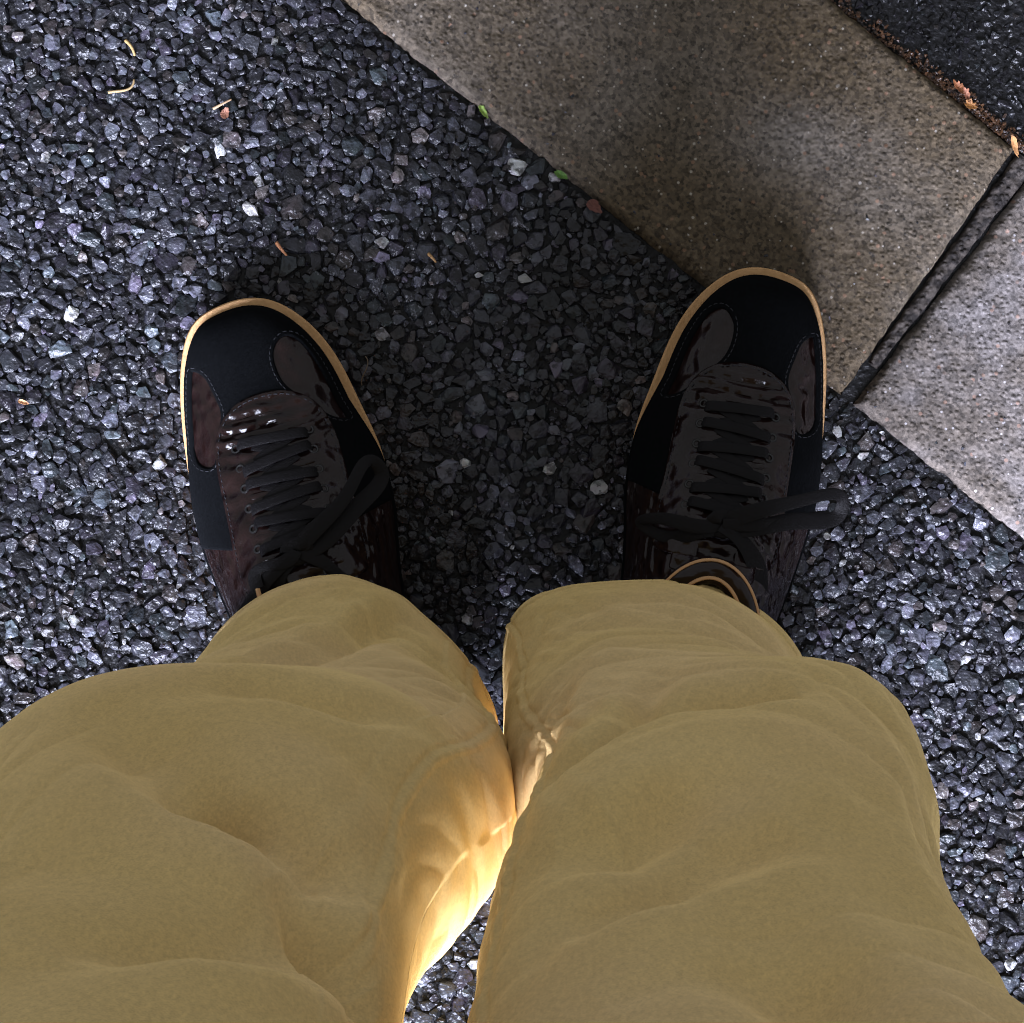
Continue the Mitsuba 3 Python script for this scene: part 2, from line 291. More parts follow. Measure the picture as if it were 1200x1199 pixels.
def poly_dist(a, z, poly):
    """distance from points (a, z) to a polyline and the fraction along it."""
    best, frac = np.full(a.shape, 9.), np.zeros(a.shape); m = len(poly) - 1
    for i in range(m):
        p, q = np.array(poly[i]), np.array(poly[i + 1]); d = q - p; L = d @ d
        t = np.clip(((a - p[0]) * d[0] + (z - p[1]) * d[1]) / L, 0, 1)
        e = np.hypot(a - p[0] - t * d[0], z - p[1] - t * d[1]); w = e < best
        best = np.where(w, e, best); frac = np.where(w, (i + t) / m, frac)
    return best, frac
# creases: polyline of (angle in degrees, height), depth (negative = valley), width, in metres
FOLDS = {
    'L': [([(105, 0.555), (88, 0.599), (76, 0.628), (63, 0.63), (46, 0.637), (33, 0.632)], -0.01, 0.013),
          ([(83, 0.625), (70, 0.628), (59, 0.63)], -0.006, 0.008),
          ([(114, 0.587), (90, 0.63), (78, 0.66), (59, 0.666)], 0.006, 0.022),
          ([(89, 0.538), (73, 0.574), (45, 0.597), (22, 0.582)], 0.005, 0.022),
          ([(92, 0.734), (79, 0.718), (58, 0.702), (33, 0.685)], -0.009, 0.018),
          ([(86, 0.772), (71, 0.746), (52, 0.725), (28, 0.708)], 0.006, 0.018),
          ([(58, 0.657), (38, 0.671), (25, 0.685), (16, 0.685)], -0.008, 0.013),
          ([(109, 0.333), (98, 0.284), (92, 0.236), (76, 0.198), (61, 0.103)], 0.005, 0.01),
          ([(91, 0.467), (90, 0.312), (79, 0.245), (56, 0.157)], -0.005, 0.012),
          ([(89, 0.538), (79, 0.526), (58, 0.521), (36, 0.489)], -0.005, 0.014),
          ([(20, 0.594), (30, 0.64), (35, 0.669)], 0.004, 0.007),
          ([(110, 0.656), (89, 0.679), (66, 0.689), (44, 0.688)], -0.004, 0.022)],
    'R': [([(146, 0.529), (127, 0.53), (113, 0.507), (104, 0.417)], -0.008, 0.012),
          ([(158, 0.383), (138, 0.441), (122, 0.371), (106, 0.273)], 0.006, 0.016),
          ([(134, 0.613), (112, 0.618), (96, 0.593), (86, 0.578)], -0.007, 0.017),
          ([(132, 0.586), (109, 0.587), (94, 0.555), (85, 0.534)], 0.005, 0.016),
          ([(127, 0.674), (106, 0.66), (91, 0.627), (81, 0.616)], -0.006, 0.016),
          ([(135, 0.693), (115, 0.696), (99, 0.678), (88, 0.659)], 0.005, 0.02),
          ([(83, 0.649), (78, 0.691), (72, 0.72), (69, 0.757)], 0.007, 0.015),
          ([(90, 0.666), (87, 0.71), (82, 0.747), (81, 0.772)], -0.007, 0.016),
          ([(81, 0.477), (90, 0.483), (98, 0.494), (114, 0.51)], -0.008, 0.013),
          ([(54, 0.504), (43, 0.545), (47, 0.606), (55, 0.655)], 0.004, 0.012),
          ([(119, 0.728), (103, 0.717), (92, 0.724), (87, 0.761)], -0.004, 0.02)]}
def leg_mesh(rows, side, nz=360, nt=600):
    fr = leg_frames(rows); zp = np.linspace(.065, .82, nz); th = np.linspace(0, 2 * np.pi, nt, endpoint=False)
    Z, TH = np.meshgrid(zp, th, indexing='ij'); Pt = leg_points(fr, Z, TH)
    du = np.gradient(Pt, axis=0); dv = np.roll(Pt, -1, 1) - np.roll(Pt, 1, 1); nn = np.cross(dv, du); nn /= np.linalg.norm(nn, axis=-1, keepdims=True)
    A = np.degrees(TH) * .0016; d = np.zeros(Z.shape)
    for poly, dep, wid in FOLDS[side]:
        e, fq = poly_dist(A, Pt[..., 2], [(a * .0016, z) for a, z in poly]); d += (2.3 if dep < 0 else .9) * dep * np.exp(-(e / wid) ** 2) * (.55 + .9 * meshkit.noise(np.stack([A * 30, Pt[..., 2] * 30, A * 0 + 1], -1), 3)) * np.sin(np.pi * np.clip(.08 + .84 * fq, 0, 1))
    sd = 11 if side == 'L' else 23
    q = np.stack([Pt[..., 0] * 9, Pt[..., 1] * 9, Pt[..., 2] * 7], -1); d += .012 * (meshkit.fbm(q, 2, sd) - .5)
    zz = Pt[..., 2]; sgn = 1 if side == 'R' else -1; X = A * sgn
    for ca, k1, k2, amp, sx in ((.55, 30, 9, .0055, 3), (-.35, 42, 10, .0035, 4), (1.1, 55, 12, .0022, 5)):
        u, w = zz * math.cos(ca) + X * math.sin(ca), -zz * math.sin(ca) + X * math.cos(ca)
        r_ = meshkit.fbm(np.stack([u * k1, w * k2, Pt[..., 1] * 3 + sx], -1), 2, sd + sx); rid = (1 - np.abs(2 * r_ - 1)) ** 2.2
        gate = np.clip(meshkit.noise(np.stack([u * 8, w * 8, zz * 0 + sx], -1), sd + 7) * 2 - .55, 0, 1)
        d -= amp * (np.where(np.cos(TH) > .75, .55, 1.) if side == 'L' else 1.) * rid * gate * np.clip((zz - .09) / .08, 0, 1)
    sa = (np.degrees(TH) - (27 if side == 'L' else 153)) * .0016 + .004 * (meshkit.noise(np.stack([zz * 9, zz * 0, zz * 0], -1), sd) - .5)
    d += .0008 * np.exp(-(sa / .0026) ** 4) - .0007 * np.exp(-((sa - .0052 * -sgn) / .0016) ** 2) + .0003 * np.exp(-(sa / .012) ** 2) * np.sin(zz * 420 + 4 * meshkit.noise(np.stack([zz * 60, A * 0, A * 0], -1), 2))
    # the cloth bunches where the hem breaks over the shoe
    d += .0020 * np.sin(zz * 150 + 3 * np.sin(TH * 2 + sd)) * np.exp(-((zz - .19) / .05) ** 2) * np.clip((zz - .12) / .05, 0, 1) * np.clip(meshkit.noise(np.stack([A * 18, zz * 12, A * 0], -1), sd + 2) * 1.6 - .4, 0, 1)
    Pt = Pt + nn * d[..., None]
    # hem: the cloth turns in and runs up inside
    inner = Pt[0] - nn[0] * .003; inner2 = Pt[22] - nn[22] * .0045
    v = np.vstack([inner2, inner, Pt.reshape(-1, 3)]); f = grid_faces(nz + 2, nt, True)
    m = len(v); k = np.arange(nt); e = (nz + 1) * nt
    v = np.vstack([v, inner2.mean(0), Pt[-1].mean(0)])
    f = np.vstack([f, np.stack([(k + 1) % nt, k, k * 0 + m], 1), np.stack([e + k, e + (k + 1) % nt, k * 0 + m + 1], 1)])
    return v, f, Pt, nn
LM = {s: leg_mesh(r, s) for s, r in (('L', LEFT), ('R', RIGHT))}
def manifold(v, f): return m3.Manifold(m3.Mesh(np.asarray(v, np.float32), np.asarray(f, np.uint32)))
def loft(rings, nt=160):
    th = np.linspace(0, 2 * np.pi, nt, endpoint=False); zs = [r[0] for r in rings]; I = [PchipInterpolator(zs, [r[i] for r in rings]) for i in range(1, 6)]
    zz = np.linspace(zs[0], zs[-1], 60); out = []
    for z in zz:
        cx, cy, rx, ry, n = [g(z) for g in I]; c, s = np.cos(th), np.sin(th)
        out.append(np.stack([cx + rx * np.sign(c) * np.abs(c) ** (2 / n), cy + ry * np.sign(s) * np.abs(s) ** (2 / n), th * 0 + z], 1))
    v = np.vstack(out); m = len(v); k = np.arange(nt); e = 59 * nt; v = np.vstack([v, out[0].mean(0), out[-1].mean(0)])
    return v, np.vstack([grid_faces(60, nt, True), np.stack([(k + 1) % nt, k, k * 0 + m], 1), np.stack([e + k, e + (k + 1) % nt, k * 0 + m + 1], 1)])
hips = loft([(.775, .005, -.255, .15, .085, 2.4), (.83, .005, -.265, .185, .105, 2.6), (.90, .005, -.265, .185, .112, 2.4), (1.0, .005, -.245, .165, .105, 2.2)])
tr = manifold(*LM['L'][:2]) + manifold(*LM['R'][:2]) + manifold(*hips)
mm = tr.to_mesh()
key = part('trousers', (np.array(mm.vert_properties[:, :3]), np.array(mm.tri_verts)), 'mat_khaki', 'person', smooth=50)
lab(key, 'loose khaki cotton trousers with soft creases')

def on_leg(side, ang, z):
    """the point of the finished leg surface nearest to an angle and a height, and its normal."""
    Pt, nn = LM[side][2], LM[side][3]; j = int(round(ang / 360 * Pt.shape[1])) % Pt.shape[1]; i = np.abs(Pt[:, j, 2] - z).argmin(); return Pt[i, j], nn[i, j]
for side in 'LR':
    Pt, nn = LM[side][2], LM[side][3]; nr = 10; R_ = [Pt[i] + nn[i] * (.0009 if 0 < i < nr - 1 else -.0006) for i in range(nr)]; nt = Pt.shape[1]
    R_[0] = R_[0] - [0, 0, .0012]; R_.insert(1, R_[0] + nn[0] * .0013)
    k = part('hem', (np.vstack(R_), grid_faces(nr + 1, nt, True)), 'mat_khaki', 'person__trousers', smooth=50)

# ------------------------------------------------------------------ shoes
OUT = np.array([(0, 0), (.0140, .0009), (.0262, .0050), (.0396, .0236), (.0475, .05), (.0535, .09), (.0552, .115), (.053, .15), (.048, .185), (.0425, .22), (.0395, .25), (.035, .272), (.022, .289), (0, .2945),
    (-.022, .289), (-.034, .272), (-.038, .25), (-.040, .22), (-.0425, .18), (-.049, .14), (-.0525, .105), (-.048, .0735), (-.0405, .039), (-.027, .0150), (-.013, .0034)])
def closed_spline(p, n=400):
    p = np.vstack([p, p[:1]]); d = np.r_[0, np.cumsum(np.linalg.norm(np.diff(p, axis=0), axis=1))]
    return CubicSpline(d, p, bc_type='periodic')(np.linspace(0, d[-1], n, endpoint=False))
WELT = closed_spline(OUT)
def inset_outline():
    t = WELT[:, 1]; s = WELT[:, 0]; tg = np.roll(WELT, -1, 0) - np.roll(WELT, 1, 0); nrm = np.stack([-tg[:, 1], tg[:, 0]], 1); nrm /= np.linalg.norm(nrm, axis=1, keepdims=True)
    fr = np.interp(t, [0, .03, .07, .105, .14, .24, .29], [.0054, .0058, .0054, .0010, -.0022, -.0015, .001])
    fr = np.where(s > 0, fr * np.interp(t, [0, .03, .1], [1, .62, .5]), fr)
    return WELT + nrm * fr[:, None]
UP = inset_outline(); T0, T1 = UP[:, 1].min() + 1e-5, UP[:, 1].max() - 1e-5
def side_w(sign):
    k0, k1 = UP[:, 1].argmin(), UP[:, 1].argmax(); a = UP[k0:k1 + 1] if k0 < k1 else np.vstack([UP[k0:], UP[:k1 + 1]]); b = np.vstack([UP[k1:], UP[:k0 + 1]]) if k0 <= k1 else UP[k1:k0 + 1]
    c = a if (a[:, 0].mean() > 0) == (sign > 0) else b; c = c[np.argsort(c[:, 1])]; s0 = UP[k0, 0]
    return c[:, 1], np.abs(c[:, 0])
WO, WI = side_w(1), side_w(-1)
def half_w(t, s): return np.maximum(np.where(s >= 0, np.interp(t, *WO), np.interp(t, *WI)), 1e-4)
_H = PchipInterpolator(np.sqrt([0, .0015, .005, .012, .025, .045, .07, .10, .13, .16, .19, .22, .26, .275, .288]), [0, .006, .012, .019, .026, .033, .042, .054, .067, .079, .086, .083, .072, .055, 0])
def h_of(t): return np.maximum(_H(np.sqrt(np.clip(t - T0, 0, .288))), 1e-4)
def n_of(t): return np.interp(t, [0, .05, .12, .2], [2.5, 2.4, 2.0, 1.9])
def sole_top(t): return .023 + .008 * np.clip(1 - t / .10, 0, 1) ** 2 + .006 * np.clip((t - .12) / .12, 0, 1)
def surf(q, t):
    n = n_of(t); w = half_w(t, q); a = np.clip(np.abs(q), 0, 1) * np.pi / 2
    s = np.sign(q) * w * np.sin(a) ** (2 / n); z = sole_top(t) - .002 + h_of(t) * np.cos(a) ** (2 / n)
    return np.stack([s, t, z], -1)
def q_of(s, t):
    n = n_of(t); return np.sign(s) * 2 / np.pi * np.arcsin(np.clip((np.abs(s) / half_w(t, s)) ** (n / 2), 0, 1))
def snormal(q, t):
    e = 4e-4; q0, q1 = np.clip(q - .02, -1, 1), np.clip(q + .02, -1, 1); t0, t1 = np.clip(t - 8e-4, T0 + 3e-4, T1), np.clip(t + 8e-4, T0 + 3e-4, T1)
    nn = np.cross(surf(q1, t) - surf(q0, t), surf(q, t1) - surf(q, t0)); ln = np.linalg.norm(nn, axis=-1, keepdims=True); return nn / np.maximum(ln, 1e-12)
def on_top(s, t, off=0.):
    s, t = np.broadcast_arrays(np.asarray(s, float), np.asarray(t, float)); q = q_of(s, t); return surf(q, t) + snormal(q, t) * np.asarray(off)[..., None] if np.ndim(off) else surf(q, t) + snormal(q, t) * off
KQ = .075
def patch(poly, base, thick, edge=.0022, step=.0019, puff=None):
    """a piece of leather cut to a plan polygon (s, t), laid on the upper with rounded edges."""
    vs, fs, o = [], [], 0
    for g in (poly.geoms if hasattr(poly, 'geoms') else [poly]):
        if g.area < 1e-6: continue
        def cv(c):
            c = np.asarray(segmentize(LineString(c), .0012).coords)[:-1]; t = np.clip(c[:, 1], T0 + 4e-4, T1 - 4e-4); return np.c_[np.clip(q_of(c[:, 0], t), -.985, .985) * KQ, t]
        rings = [cv(g.exterior.coords)] + [cv(i.coords) for i in g.interiors]; G = Polygon(rings[0], rings[1:]).buffer(0)
        x0, y0, x1, y1 = G.bounds; gx, gy = np.meshgrid(np.arange(x0, x1, step), np.arange(y0, y1, step)); gx = gx + (np.arange(len(gy)) % 2)[:, None] * step / 2
        gp = np.c_[gx.ravel(), gy.ravel()]; gp = gp[contains_xy(G.buffer(-step * .45), gp[:, 0], gp[:, 1])]
        if edge:
            e2 = G.buffer(-edge * .35); ee = [np.asarray(segmentize(LineString(r.coords), .0014).coords)[:-1] for k in (e2.geoms if hasattr(e2, 'geoms') else [e2]) for r in [k.exterior, *k.interiors]] if not e2.is_empty else []
        B = np.vstack(rings); pts = np.vstack([B] + ee + [gp]); nb = len(B)
        pts, keep = np.unique(np.round(pts, 7), axis=0, return_index=True)
        tri = Delaunay(pts).simplices; c = pts[tri].mean(1); tri = tri[contains_xy(G, c[:, 0], c[:, 1])]
        a = pts[tri]; ar = (a[:, 1, 0] - a[:, 0, 0]) * (a[:, 2, 1] - a[:, 0, 1]) - (a[:, 1, 1] - a[:, 0, 1]) * (a[:, 2, 0] - a[:, 0, 0]); tri = tri[np.abs(ar) > 1e-12]; ar = ar[np.abs(ar) > 1e-12]
        tri[ar < 0] = tri[ar < 0][:, ::-1]
        dist = shapely.distance(G.boundary, shapely.points(pts)); x = np.clip(dist / edge, 0, 1)
        off = base + thick * (.35 + .65 * np.sqrt(1 - (1 - x) ** 2))
        q, t = pts[:, 0] / KQ, pts[:, 1]; S = surf(q, t); NN = snormal(q, t)
        if puff is not None: off = off + puff(S[:, 0], t) * np.clip(dist / .004, 0, 1)
        V = S + NN * off[:, None]
        ed = np.sort(np.vstack([tri[:, [0, 1]], tri[:, [1, 2]], tri[:, [2, 0]]]), 1); de = np.vstack([tri[:, [0, 1]], tri[:, [1, 2]], tri[:, [2, 0]]])
        _, inv, cnt = np.unique(ed, axis=0, return_inverse=True, return_counts=True); be = de[cnt[inv.ravel()] == 1]
        W = S + NN * (base - .0012); m = len(V); F = np.vstack([tri, np.stack([be[:, 1], be[:, 0], be[:, 0] + m], 1), np.stack([be[:, 1], be[:, 0] + m, be[:, 1] + m], 1)])
        vs.append(np.vstack([V, W])); fs.append(F + o); o += 2 * m
    return np.vstack(vs), np.vstack(fs)
def smooth_poly(p, n=120): return Polygon(closed_spline(np.array(p), n)).buffer(0)

UPPER = Polygon(UP).buffer(0)
TOP_POLY = UPPER.buffer(-.0006)
WIN_OUT = smooth_poly([(.031, .036), (.036, .034), (.0405, .040), (.0435, .056), (.044, .074), (.041, .088), (.036, .090), (.031, .080), (.024, .062), (.026, .048)]).intersection(UPPER.buffer(-.0050))
WIN_IN = smooth_poly([(-.014, .032), (-.019, .0285), (-.026, .033), (-.034, .047), (-.040, .060), (-.0435, .074), (-.041, .082), (-.034, .080), (-.024, .068), (-.015, .058), (-.011, .044)]).intersection(UPPER.buffer(-.0050))
FACE = smooth_poly([(0, .0575), (.013, .0595), (.024, .067), (.0305, .080), (.033, .10), (.0335, .13), (.034, .158), (.031, .168), (.02, .170), (0, .1705), (-.02, .170), (-.031, .168), (-.034, .158), (-.0335, .13), (-.033, .10), (-.0305, .080), (-.024, .067), (-.013, .0595)], 200)
SLOT = Polygon([(.0095, .2), (.0085, .12), (.0075, .082), (.004, .0765), (-.004, .0765), (-.0075, .082), (-.0085, .12), (-.0095, .2)]).buffer(.0008)
FACING = FACE.difference(SLOT)
SUEDE_BACK = Polygon([(-.09, -.02), (.09, -.02), (.09, .121), (.034, .139), (-.034, .139), (-.09, .121)])
SUEDE = TOP_POLY.intersection(SUEDE_BACK).difference(WIN_OUT).difference(WIN_IN).difference(FACE.buffer(-.004))
HEELCAP = TOP_POLY.intersection(Polygon([(-.09, .245), (0, .232), (.09, .245), (.09, .4), (-.09, .4)]))
TONGUE = Polygon([(-.019, .07), (.019, .07), (.021, .176), (-.021, .176)]).buffer(.002)
HOLE_C, HOLE_A, HOLE_B = .226, .050, .027
ROWS = [.085, .0965, .108, .1195, .131, .1425]

def make_shoe(toe, back, sign, lift, loops, label, wide=1.0):
    toe = np.array([*toe, .0028]); back = np.array([*unit(back), 0]); lat = np.array([-back[1], back[0], 0]) * sign
    if sign * lat[0] < 0: lat = -lat
    lat = lat if (lat[0] > 0) == (sign > 0) else -lat
    flip = np.linalg.det(np.stack([lat, back, [0, 0, 1]])) < 0
    def W(v):
        v = np.asarray(v, float); o = toe + v[..., :1] * wide * lat + v[..., 1:2] * back + v[..., 2:3] * np.array([0, 0, 1.])
        o[..., 2] += lift * (.2945 - v[..., 1]) / .2945; return o
    S = numbered('person__shoe'); lab(S, label)
    def add(name, m, mat, smooth=35):
        v, f = m; f = np.asarray(f); return part(name, (W(v), f[:, ::-1] if flip else f), mat, S, smooth=smooth)
    # sole: flange on top, waved crepe edge, tread bottom
    n = len(WELT); rows = []; c = WELT.mean(0)
    def zb(t): return .010 * np.clip(1 - t / .11, 0, 1) ** 2
    for kz, ins in ((0, .004), (0, .0006), (.05, 0), (.93, -.0003), (1, .0006), (1, .004), (1, .016)):
        tg = np.roll(WELT, -1, 0) - np.roll(WELT, 1, 0); nr = np.stack([-tg[:, 1], tg[:, 0]], 1); nr /= np.linalg.norm(nr, axis=1, keepdims=True)
        xy = WELT + nr * ins; b, tp = zb(xy[:, 1]), sole_top(xy[:, 1]); rows.append(np.c_[xy, b + (tp - b) * kz])
    v = np.vstack(rows); m = len(v); v = np.vstack([v, [*c, zb(c[1])], [*c, sole_top(c[1])]]); k = np.arange(n)
    f = np.vstack([grid_faces(len(rows), n, True), np.stack([(k + 1) % n, k, k * 0 + m], 1), np.stack([(len(rows) - 1) * n + k, (len(rows) - 1) * n + (k + 1) % n, k * 0 + m + 1], 1)])
    add('sole', (v, f), 'mat_crepe')
    # upper
    tau = np.linspace(0, 1, 150); tt = T0 + 4e-4 + (T1 - T0 - 8e-4) * (tau ** 1.7 * (1 - tau ** 6 * .0)); qq = np.linspace(-1, 1, 121)
    TT, QQ = np.meshgrid(tt, qq, indexing='ij'); V = surf(QQ, TT); f = grid_faces(150, 121)
    cen = V.reshape(-1, 3)[f].mean(1); f = f[((cen[:, 1] - HOLE_C) / HOLE_A) ** 2 + (cen[:, 0] / HOLE_B) ** 2 > 1]
    add('upper', (V.reshape(-1, 3), f), 'mat_leather')
    add('suede_overlay', patch(SUEDE, 0, .0015), 'mat_suede')
    add('welt_bead', tube(np.vstack([np.c_[UP, sole_top(UP[:, 1]) + .0004], [[*UP[0], sole_top(UP[0, 1]) + .0004]]]), .0014, 8), 'mat_suede')
    add('heel_counter', patch(HEELCAP, 0, .0013), 'mat_suede')
    mids = np.array([(a + b) / 2 for a, b in zip(ROWS, ROWS[1:])])
    add('tongue', patch(TONGUE, .0002, .0016, puff=lambda s, t: .0016 * np.cos((t - ROWS[0]) / (ROWS[1] - ROWS[0]) * 2 * np.pi + np.pi)), 'mat_leather')
    def vamp(s, t):
        w_ = meshkit.noise(np.stack([s * 60 + sign * 5, t * 40, t * 0], -1), 5); ph = t + 6 * s ** 2 + .006 * w_
        return .0014 * np.sin(ph * 2 * np.pi / .0085) * np.exp(-((t - .078) / .016) ** 2) * (.4 + w_) + .0007 * (meshkit.fbm(np.stack([s * 110, t * 110, t * 0 + sign], -1), 2, 6) - .5) * 2
    add('facing', patch(FACING, .0012, .0016, step=.0013, puff=vamp), 'mat_leather')
    # stitching along the facing and the suede edge
    def stitches(ring, off, step=.0032):
        L = ring.length; ms = []
        for k in range(int(L / step)):
            a, b = ring.interpolate(k * step), ring.interpolate(k * step + step * .62)
            if min(a.y, b.y) < T0 + .004 or max(a.y, b.y) > .165: continue
            ms.append(tube(on_top(np.array([a.x, (a.x + b.x) / 2, b.x]), np.array([a.y, (a.y + b.y) / 2, b.y]), np.array([off - .0001, off + .00025, off - .0001])), .00030, 5))
        return cat(ms)
    st = [stitches(FACE.buffer(-.0024).exterior, .0028)]
    for w in (WIN_OUT, WIN_IN): st.append(stitches(w.buffer(.0021).exterior, .0015))
    key = add('stitching', cat(st), 'mat_thread'); lab(key, kind='stuff')
    # eyelets and laces
    for t in ROWS:
        for s in (-.0195, .0195):
            c = on_top(s, t, .0029); nn = snormal(q_of(np.array(s), np.array(t)), np.array(t)); a = unit(np.cross(nn, [0, 1, 0])); b = np.cross(nn, a); an = np.linspace(0, 2 * np.pi, 17)
            add('eyelet', tube(np.array([c + .0021 * (math.cos(x) * a + math.sin(x) * b) for x in an]), .0007, 6), 'mat_metal')
    for i, t in enumerate(ROWS):
        sl = .0022 * (1 if i % 2 else -1) + rng.normal(0, .0006); ss = np.array([-.0190, -.0165, -.011, -.005, .0, .005, .011, .0165, .0190]); prof = np.array([.0012, .0042, .0050, .0052, .0054, .0052, .0050, .0042, .0012])
        ts = t + sl * ss / .019; p = on_top(ss, ts, prof); p = resample(p, .0012); q = q_of(np.clip(p[:, 0], -.03, .03), p[:, 1])
        add('lace', ribbon(p, snormal(q, p[:, 1]), .0062, .0014), 'mat_lace')
        if i < len(ROWS) - 1:
            for sg in (-1, 1):
                ss = np.array([-.0105, -.004, .004, .0105]) * sg; ts = np.linspace(t + .0008, ROWS[i + 1] - .0008, 4); p = resample(on_top(ss, ts, np.array([.0030, .0036, .0036, .0030]) + .0002 * sg), .0012)
                add('lace', ribbon(p, snormal(q_of(p[:, 0], p[:, 1]), p[:, 1]), .0058, .0012), 'mat_lace')
    # bow
    kn = on_top(0., .1515, .0075); kq = np.linspace(0, 2 * np.pi, 14)
    add('lace', ribbon(np.array([kn + [.0055 * math.cos(x), .004 * math.sin(x), .0035 * math.sin(x * 2) * .4] for x in kq]), [0, 0, 1], .008, .003), 'mat_lace')
    for pts, up, w in loops:
        p = resample(kn + np.array(pts), .0015); wv = w * (1 + .18 * np.sin(np.linspace(0, 9, len(p)) + w * 900)); add('lace', ribbon(p, up, wv, .0013), 'mat_lace')
        if len(pts) == 4: e = p[-1] + unit(p[-1] - p[-4]) * np.array([[0.], [.006], [.012]]); add('aglet', tube(e, .0013, 7), 'mat_tan')
    # collar with tan piping
    an = np.linspace(0, 2 * np.pi, 90); cs, ct = HOLE_B * np.cos(an) * 1.05, HOLE_C + HOLE_A * np.sin(an) * 1.03
    q = q_of(cs, ct); C = surf(q, ct); C[:, 2] += .006; nn = snormal(q, ct)
    add('collar', tube(C, .0075, 12), 'mat_leather')
    rad = np.stack([np.cos(an), np.sin(an), 0 * an], 1)
    add('piping', tube(C + rad * .0062 + [0, 0, .0050], .0009, 6), 'mat_tan'); add('piping', tube(C - rad * .0035 + [0, 0, .0068], .0010, 6), 'mat_tan')
    return W
# loops of the bow, from the knot: (sideways outward, backward, up)
LOOP_R = [([(0, 0, 0), (.020, -.012, .004), (.044, -.023, .000), (.062, -.026, -.008), (.063, -.019, -.011), (.042, -.010, -.004), (.018, -.001, .000), (.004, .003, .000)], (.1, -.2, 1), .0082),
          ([(0, 0, 0), (-.018, .004, .000), (-.036, .004, -.012), (-.043, .008, -.020), (-.034, .012, -.018), (-.016, .009, -.003), (-.004, .004, .000)], (-.3, 0, 1), .0070),
          ([(0, 0, .001), (.013, .008, .000), (.026, .024, -.010), (.031, .046, -.024)], (.5, -.1, 1), .0105),
          ([(0, 0, .002), (.024, -.005, .000), (.046, -.012, -.010), (.058, -.015, -.019)], (.4, 0, 1), .0065)]
LOOP_L = [([(0, 0, 0), (-.018, -.012, .003), (-.036, -.026, -.001), (-.050, -.037, -.010), (-.053, -.031, -.013), (-.038, -.016, -.006), (-.018, -.002, .000), (-.004, .003, .000)], (-.1, -.2, 1), .0082),
          ([(0, 0, 0), (.018, .010, .000), (.034, .022, -.012), (.040, .030, -.020), (.032, .032, -.020), (.014, .014, -.002), (.004, .004, .000)], (.3, 0, 1), .0070),
          ([(0, 0, .001), (-.012, .010, .000), (-.020, .022, -.004), (-.026, .034, -.014)], (-.3, 0, 1), .0070),
          ([(0, 0, .002), (.010, .004, .003), (.022, .004, .0), (.025, .014, .0)], (.2, 0, 1), .0065)]
def px(x, y, z=.024): return ((x - 600) * sc(z), -(y - 600) * sc(z))
WL = make_shoe(px(283, 353), (.262, -.965), -1, 0.0, LOOP_L, 'black suede and brown leather sneaker on the asphalt, toe turned left', 1.04)
WR = make_shoe(px(891, 318), (-.195, -.981), 1, .008, LOOP_R, 'black suede and brown leather sneaker with its toe over the concrete kerb')

# body under the clothes: ankles, legs, hips and waist in one surface; socks
def chain(js): return [m3.Manifold.batch_hull([m3.Manifold.sphere(r, 28).translate(p) for p, r in (a, b)]) for a, b in zip(js, js[1:])]
bones, socks = [], []
for rows, Wf, hipx in ((LEFT, WL, -.085), (RIGHT, WR, .095)):
    fr = leg_frames(rows); an = Wf(np.array([0, .235, .075])); kn = np.array([float(fr[0](.47)), float(fr[1](.47)), .47]); ball = Wf(np.array([0, .11, .045])); heel = Wf(np.array([0, .255, .055]))
    bones += chain([(ball, .014), (an, .028), (an * .6 + kn * .4 - [0, .012, 0], .038), (kn, .042), (np.array([hipx, -.25, .82]), .062), (np.array([0, -.25, .92]), .085)]) + chain([(heel, .022), (an, .032)])
    socks.append(chain([(heel, .024), (an, .030), (an * .7 + kn * .3 - [0, .012, 0], .037)]))
bones += chain([(np.array([-.06, -.25, .95]), .09), (np.array([.06, -.25, .95]), .09)]) + chain([(np.array([0, -.25, .95]), .088), (np.array([0, -.25, 1.0]), .088)])
body = m3.Manifold.batch_boolean(bones, m3.OpType.Add).refine_to_length(.02).to_mesh()
b = trimesh.Trimesh(body.vert_properties[:, :3], body.tri_verts); trimesh.smoothing.filter_taubin(b, iterations=10)
part('body', b, 'mat_skin', 'person', smooth=True)
for s in socks: part('sock', m3.Manifold.batch_boolean(s, m3.OpType.Add), 'mat_sock', 'person', smooth=40)

